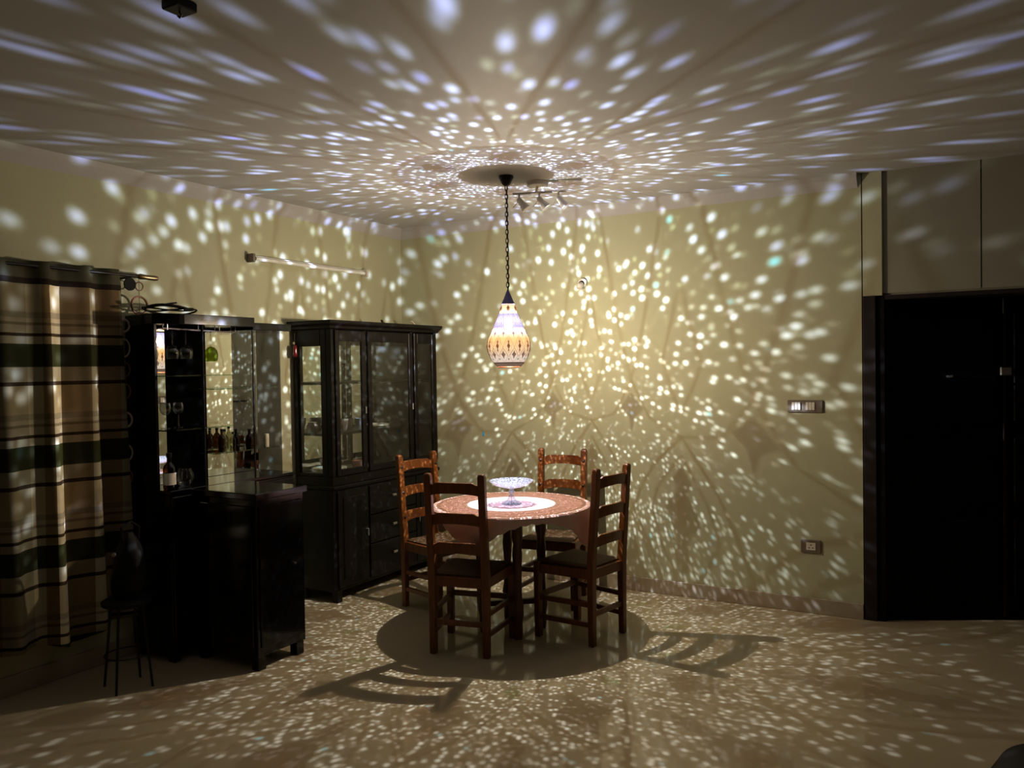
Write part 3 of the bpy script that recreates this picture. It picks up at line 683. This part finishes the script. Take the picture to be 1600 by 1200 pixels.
# little things lying on top of the cabinet
tag(MB().prism([(0, 0), (.05, .004), (.035, .012), (.012, .03), (.02, .008)], lambda u, v, w: (.30 + w * .02, -.66 + u, 1.938 + v)).build('bottle_opener', 'brass', bevel=.001), 'small gold metal trinket on top of the china cabinet, middle', 'ornament')
tag(MB().prism([(0, .028), (.004, .033), (.05, .002), (.045, -.0)], lambda u, v, w: (.33 + w * .015, -.32 + u, 1.938 + v)).build('wood_stick', 'wax', bevel=.001), 'small pale stick lying at the right end of the china cabinet top', 'stick')
# red ornament and key hanging on the near side of the cabinet
t = thing('hanging_ornament', 'small red gourd ornament hanging at the side of the china cabinet', 'ornament', (.06, -1.262, 1.845))
MB().tube([(0, 0, 0), (0, -.004, -.06)], .0015, 5).build('string', 'cord', t)
MB().lathe([(0, -.155), (.012, -.15), (.018, -.13), (.013, -.108), (.016, -.09), (.010, -.072), (0, -.066)], 16, (0, -.022, 0)).build('gourd', 'redceramic', t)
t = thing('key_charm', 'small silver charm on a chain hanging left of the side pane', 'charm', (.036, -1.262, 1.86))
MB().tube([(0, 0, 0), (0, -.003, -.06)], .0014, 5).build('chain', 'steel', t)
MB().tube([(.0, -.005, -.07), (0, -.009, -.07)], .011, 14).build('disc', 'steel', t)

# ------------------------------------------------------------------ home bar: tower with mirror and narrow counter
B = thing('bar_cabinet', 'tall glossy black bar cabinet with mirror back and glass shelves', 'cabinet', (.19, -2.1, 0))
def bp(mb, name, mat, parent=None, bevel=.003): return part(mb, name, mat, parent, bevel, root=B)
bp(box(.02, .36, -2.545, -1.620, .06, .93), 'lower_case', 'barblack')
bp(box(.015, .368, -2.55, -1.612, .93, .95), 'worktop', 'barblack', bevel=.003)
for x in (.03, .31):
    for y in (-2.54, -1.67): bp(box(x, x + .045, y, y + .045, 0, .06), 'foot', 'barblack')
for y0, y1 in ((-2.54, -2.13), (-2.12, -1.63)):
    d = bp(box(.36, .375, y0, y1, .09, .915), 'door', 'barblack')
bp(box(.02, .262, -2.55, -2.530, .95, 1.875), 'side_panel', 'barblack')
bp(box(.050, .086, -2.352, -2.060, .95, 1.875), 'black_back_panel', 'velvet')
bp(box(.335, .350, -2.300, -2.288, .95, 1.875), 'front_post', 'black')
bp(box(.055, .272, -1.638, -1.630, .95, 1.85), 'smoked_side_panel', 'smoked', bevel=0)
bp(box(.010, .022, -2.55, -1.615, .95, 1.875), 'back_board', 'barblack')
for x0, y0, y1 in ((.082, -2.530, -2.352), (.044, -2.060, -1.625)): bp(box(x0, x0 + .006, y0, y1, .952, 1.85), 'mirror_panel', 'mirror', bevel=0)
# canopy slab with rounded near corner
poly = [(.02, -2.555)] + [(.25 + .13 * math.sin(a), -2.44 - .16 * math.cos(a)) for a in [PI / 2 * k / 8 for k in range(9)]] + [(.38, -1.935), (.02, -1.935)]
bp(MB().prism(poly, lambda u, v, w: (u, v, 1.866 + w * .058)), 'canopy', 'barblack')
bp(box(.02, .36, -1.935, -1.615, 1.850, 1.895), 'canopy_extension', 'barblack')
for x in (.22, .26): bp(MB().tube([(x, -2.49, 1.848), (x, -1.955, 1.838)], .003, 8), 'glass_rail', 'steel', bevel=0)
for y in (-2.46, -2.22, -2.10, -1.98):
    bp(MB().tube([(.22, y, 1.866), (.22, y, 1.842), (.26, y, 1.842), (.26, y, 1.866)], .002, 6), 'rail_hanger', 'steel', bevel=0)
for z in (1.580, 1.278): bp(box(.088, .335, -2.528, -2.062, z - .004, z + .004), 'glass_shelf', 'shelfglass', bevel=0)
for z in (1.497, 1.113): bp(box(.09, .27, -2.145, -1.642, z - .004, z + .004), 'glass_shelf', 'shelfglass', bevel=0)
bp(MB().tube([(.345, -1.925, .95), (.345, -1.925, 1.866)], .005, 12), 'metal_pole', 'blackmetal', bevel=0)
for y in (-2.20, -2.16, -1.80, -1.74):
    bp(MB().tube([(.05, y, 1.408), (.075, y, 1.408)], .006, 8), 'shelf_pin', 'blackmetal', bevel=0)

N_ = thing('bar_counter', 'low glossy black counter standing out from the bar cabinet', 'bar counter', (.63, -2.25, 0))
def cp(mb, name, mat, parent=None, bevel=.003): return part(mb, name, mat, parent, bevel, root=N_)
cp(box(.385, .875, -2.415, -2.065, .075, .915), 'case', 'barblack'); cp(box(.380, .895, -2.43, -2.05, .915, .95), 'countertop', 'barblack', bevel=.004)
for x in (.40, .815):
    for y in (-2.41, -2.13): cp(box(x, x + .055, y, y + .055, 0, .078), 'foot', 'barblack')
cp(box(.875, .884, -2.395, -2.085, .12, .88), 'end_panel', 'barblack', bevel=.004); cp(box(.41, .85, -2.424, -2.415, .12, .88), 'side_panel', 'barblack', bevel=.004)
cp(MB().tube([(.884, -2.15, .53), (.895, -2.15, .53)], .006, 10), 'knob', 'steel', bevel=0)

def goblet(label, loc, mat, hanging, sc=1.0, group='stemware in the bar cabinet'):
    t = thing('wine_glass', label, 'wine glass', loc, 0, group)
    if hanging: t.rotation_euler = (PI, 0, 0)
    s = sc
    MB().lathe([(0, 0), (.033 * s, 0), (.032 * s, .003), (.006, .007), (.0038, .012), (.0036, .088 * s), (.006, .093 * s), (0, .094 * s)], 20).build('stem', 'clear' if mat == 'clear' else 'clear', t)
    MB().shell([(.004, .092 * s), (.020 * s, .098 * s), (.034 * s, .115 * s), (.040 * s, .138 * s), (.038 * s, .160 * s), (.034 * s, .180 * s), (.0325 * s, .180 * s), (.0365 * s, .160 * s), (.038 * s, .138 * s), (.032 * s, .117 * s), (.018 * s, .100 * s), (.002, .095 * s)], 24).build('glass_bowl', mat, t)
    return t
goblet('green glass goblet hanging upside down from the bar rail', (.24, -2.148, 1.842), 'greenglass', True, 1.0)
goblet('clear wine glass hanging nearest the side of the bar cabinet', (.24, -2.415, 1.842), 'clear', True, .92)
goblet('clear wine glass hanging next to the bar divider panel', (.24, -2.325, 1.842), 'clear', True, .92)
goblet('clear wine glass standing at the left of the lower glass shelf', (.20, -2.44, 1.283), 'clear', False, .8)
goblet('clear wine glass standing at the right of the lower glass shelf', (.20, -2.355, 1.283), 'clear', False, .8)
def bottle(label, x, y, z, h, r, mat, cap='black', lab=None, group='miniature bottles on the bar shelf', name='bottle'):
    t = thing(name, label, 'bottle', (x, y, z), 0, group)
    MB().lathe([(0, 0), (r * .92, 0), (r, .004), (r, h * .56), (r * .8, h * .66), (r * .38, h * .74), (r * .36, h * .9), (0, h * .9)], 20).build('bottle_glass', mat, t)
    MB().lathe([(0, h * .885), (r * .45, h * .885), (r * .45, h), (0, h)], 14).build('cap', cap, t)
    if lab: MB().shell([(r * 1.02, h * .12), (r * 1.02, h * .45)], 20).build('label', 'label', t)
    return t
bz = 1.117
rows = [(-2.115, .13, 'clearb', 'clear miniature bottle, first from the divider on the bar shelf'), (-2.050, .135, 'amber', 'brown miniature bottle, second from the divider on the bar shelf'),
        (-2.005, .13, 'clearb', 'tall clear miniature bottle, third from the divider on the bar shelf'), (-1.965, .112, 'clearb', 'short clear miniature bottle, fourth from the divider on the bar shelf'),
        (-1.915, .125, 'amber', 'brown miniature bottle, fifth from the divider on the bar shelf'), (-1.835, .12, 'amber', 'dark miniature bottle, sixth from the divider, left of the pole'), (-1.765, .125, 'clearb', 'clear miniature bottle farthest from the divider on the bar shelf')]
for i, (y, hh, m_, lb) in enumerate(rows): bottle(lb, .17 + .03 * (i % 2), y, bz, hh, .019 + .002 * (i % 3), m_)
t = thing('candle', 'short ivory candle at the far end of the bar shelf', 'candle', (.19, -1.685, bz))
MB().lathe([(0, 0), (.016, 0), (.016, .075), (.012, .078), (0, .078)], 18).build('wax_body', 'wax', t); MB().tube([(0, 0, .076), (.001, 0, .086)], .001, 5).build('wick', 'black', t)
bottle('dark bottle with a white label low beside the bar side panel', .28, -2.485, .951, .20, .034, 'amber', 'black', True, 'bottles on the bar worktop')
t = lathe_thing('sugar_jar', 'round shiny glass jar on the bar worktop near the divider', 'jar', (.25, -2.36, .951), [(0, 0), (.03, 0), (.045, .03), (.048, .06), (.036, .09), (.038, .10), (0, .115)], 'clear', None)
t = thing('coiled_cable', 'loosely coiled black cable lying on top of the bar cabinet', 'cable', (.2, -2.40, 1.924))
pts = [(.13 * math.cos(a) * (1 - .02 * a), .16 * math.sin(a) * (1 - .015 * a), .008 + .012 * (1 + math.sin(a * 1.7 + .5)) + .002 * a) for a in [k * .25 for k in range(76)]]
MB().tube(pts, .005, 6).build('cable', 'black', t)

# ------------------------------------------------------------------ curtain, rod, ring garland, stool
CU = thing('plaid_curtain', 'beige and dark green plaid curtain hanging on the left wall', 'curtain', (0, 0, 0))
def curtain():
    y0, y1, z0, z1 = -4.45, -2.635, .215, 2.172; NY, NZ = 240, 40; vs = []; fs = []
    def prof(y, t):    # t 0 top .. 1 bottom
        a = .018 + .020 * t
        return .085 + a * math.sin(y * 2 * PI / .205 + .9) + .35 * a * math.sin(y * 2 * PI / .117 + 2.1) + .03 * t * math.sin(y * 3.1)
    for i in range(NZ + 1):
        t = i / NZ; z = z1 + (z0 - z1) * t
        for j in range(NY + 1):
            y = y0 + (y1 - y0) * j / NY; ys = y + (.075 * t * ((j / NY) ** 2))
            hem = .010 * math.sin(y * 2 * PI / .41) * t * t + (.02 * math.sin(y * 9) * t ** 6)
            vs.append((prof(y, t) + (.004 * math.sin(z * 40) if t < .08 else 0), ys, z + hem))
    w = NY + 1
    for i in range(NZ):
        for j in range(NY): fs.append((i * w + j, i * w + j + 1, (i + 1) * w + j + 1, (i + 1) * w + j))
    m = MB().add(vs, fs); m.smooth = True; return m
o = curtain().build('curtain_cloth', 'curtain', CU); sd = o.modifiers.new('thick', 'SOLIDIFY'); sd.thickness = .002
R_ = thing('curtain_rod', 'dark curtain rod with gold end finial above the bar cabinet', 'curtain rod', (.09, -2.6, 2.150))
MB().tube([(0, -1.9, .005), (0, .09, -.006)], .009, 10).build('rod', 'blackmetal', R_)
MB().tube([(0, .085, -.006), (0, .10, -.006), (0, .13, -.007), (0, .19, -.008), (0, .21, -.008)], [.012, .017, .014, .016, .012], 14).build('finial', 'brass', R_)
MB().tube([(-.09, .04, -.015), (0, .04, -.015), (0, .04, .004)], .007, 8).build('bracket', 'blackmetal', R_)
GA = thing('ring_garland', 'garland of shell and wood rings hanging between curtain and bar cabinet', 'garland', (.075, -2.50, 2.14))
def ringp(y, z, r, th, mat, el=1.0):
    MB().tube([(.0, y + r * math.cos(a), z + r * el * math.sin(a)) for a in [2 * PI * k / 28 for k in range(28)]], th, 8, closed=True).build('ring', mat, GA)
MB().tube([(0, .0, 0), (.0, .0, -.2), (0, -.07, -.225), (0, -.10, -.25), (0, -.10, -1.35)], .0014, 5).build('thread', 'cord', GA)
dsc = MB().tube([(.03, -.075, -.045), (.022, -.075, -.045)], .036, 26).build('disc', 'black', GA)
for y, z, r, th, mat, el in ((.002, -.050, .024, .0035, 'ringwood', 1), (.0, -.158, .050, .0060, 'ringwood', 1), (-.10, -.275, .034, .006, 'shell', 1), (-.10, -.40, .032, .005, 'shell', 1.5), (-.10, -.52, .03, .004, 'ringwood', 1.3), (-.10, -.64, .03, .004, 'ringwood', 1.3), (-.10, -.80, .036, .0065, 'shell', 1.1), (-.10, -.985, .033, .0055, 'shell', 1.3), (-.10, -1.12, .03, .004, 'ringwood', 1.2)):
    ringp(y, z, r, th, mat, el)
ST = thing('bar_stool', 'low dark stool on thin metal legs between curtain and bar', 'stool', (.43, -2.87, 0))
MB().lathe([(0, .42), (.10, .42), (.118, .428), (.12, .444), (.10, .456), (0, .46)], 28).build('seat', 'black', ST)
for i in range(4):
    a = i * PI / 2 + .5; c = Vector((math.cos(a), math.sin(a), 0)); MB().tube([c * .08 + Vector((0, 0, .43)), c * .125], .0065, 8).build('leg', 'blackmetal', ST)
MB().tube([(.108 * math.cos(2 * PI * k / 24), .108 * math.sin(2 * PI * k / 24), .17) for k in range(24)], .004, 6, closed=True).build('foot_ring', 'blackmetal', ST)
BG = thing('black_bag', 'black slouching bag with a metal buckle sitting on the dark stool', 'bag', (.43, -2.87, .458))
def blob():
    vs = []; fs = []; n, m = 24, 14
    for i in range(m + 1):
        t = i / m; z = .33 * t; r = .085 * math.sqrt(max(0, math.sin(PI * min(.97, .12 + .86 * t)))) * (1.05 - .35 * t)
        for k in range(n):
            a = 2 * PI * k / n; rr = r * (1 + .09 * math.sin(3 * a + 4 * t) + .06 * math.sin(5 * a - 7 * t)); vs.append((rr * math.cos(a) + .02 * math.sin(3 * t), rr * math.sin(a) + .02 * t, z))
    for i in range(m):
        for k in range(n): fs.append((i * n + k, i * n + (k + 1) % n, (i + 1) * n + (k + 1) % n, (i + 1) * n + k))
    fs += [tuple(range(n))[::-1], tuple(m * n + k for k in range(n))]
    q = MB().add(vs, fs); q.smooth = True; return q
blob().build('bag_body', 'black', BG)
MB().tube([(.02, -.03, .30), (.025, -.035, .36), (.02, .02, .385), (.015, .07, .35), (.02, .06, .29)], .007, 8).build('strap', 'black', BG)
MB().tube([(.02, -.075, .235), (.025, -.083, .235)], .010, 10).build('buckle', 'steel', BG)

# round black pouf at the lower right
P = thing('black_pouf', 'black round pouf cut off at the lower right corner', 'pouf', (4.50, -2.50, 0))
MB().lathe([(0, .02), (.22, .02), (.27, .06), (.285, .16), (.27, .27), (.23, .34), (.15, .38), (.05, .395), (0, .397)], 48).build('cushion', 'black', P)
MB().lathe([(0, 0), (.2, 0), (.2, .025), (0, .025)], 40).build('base', 'blackmetal', P)
MB().lathe([(0, .392), (.014, .394), (.016, .400), (0, .405)], 16).build('button', 'blackmetal', P)
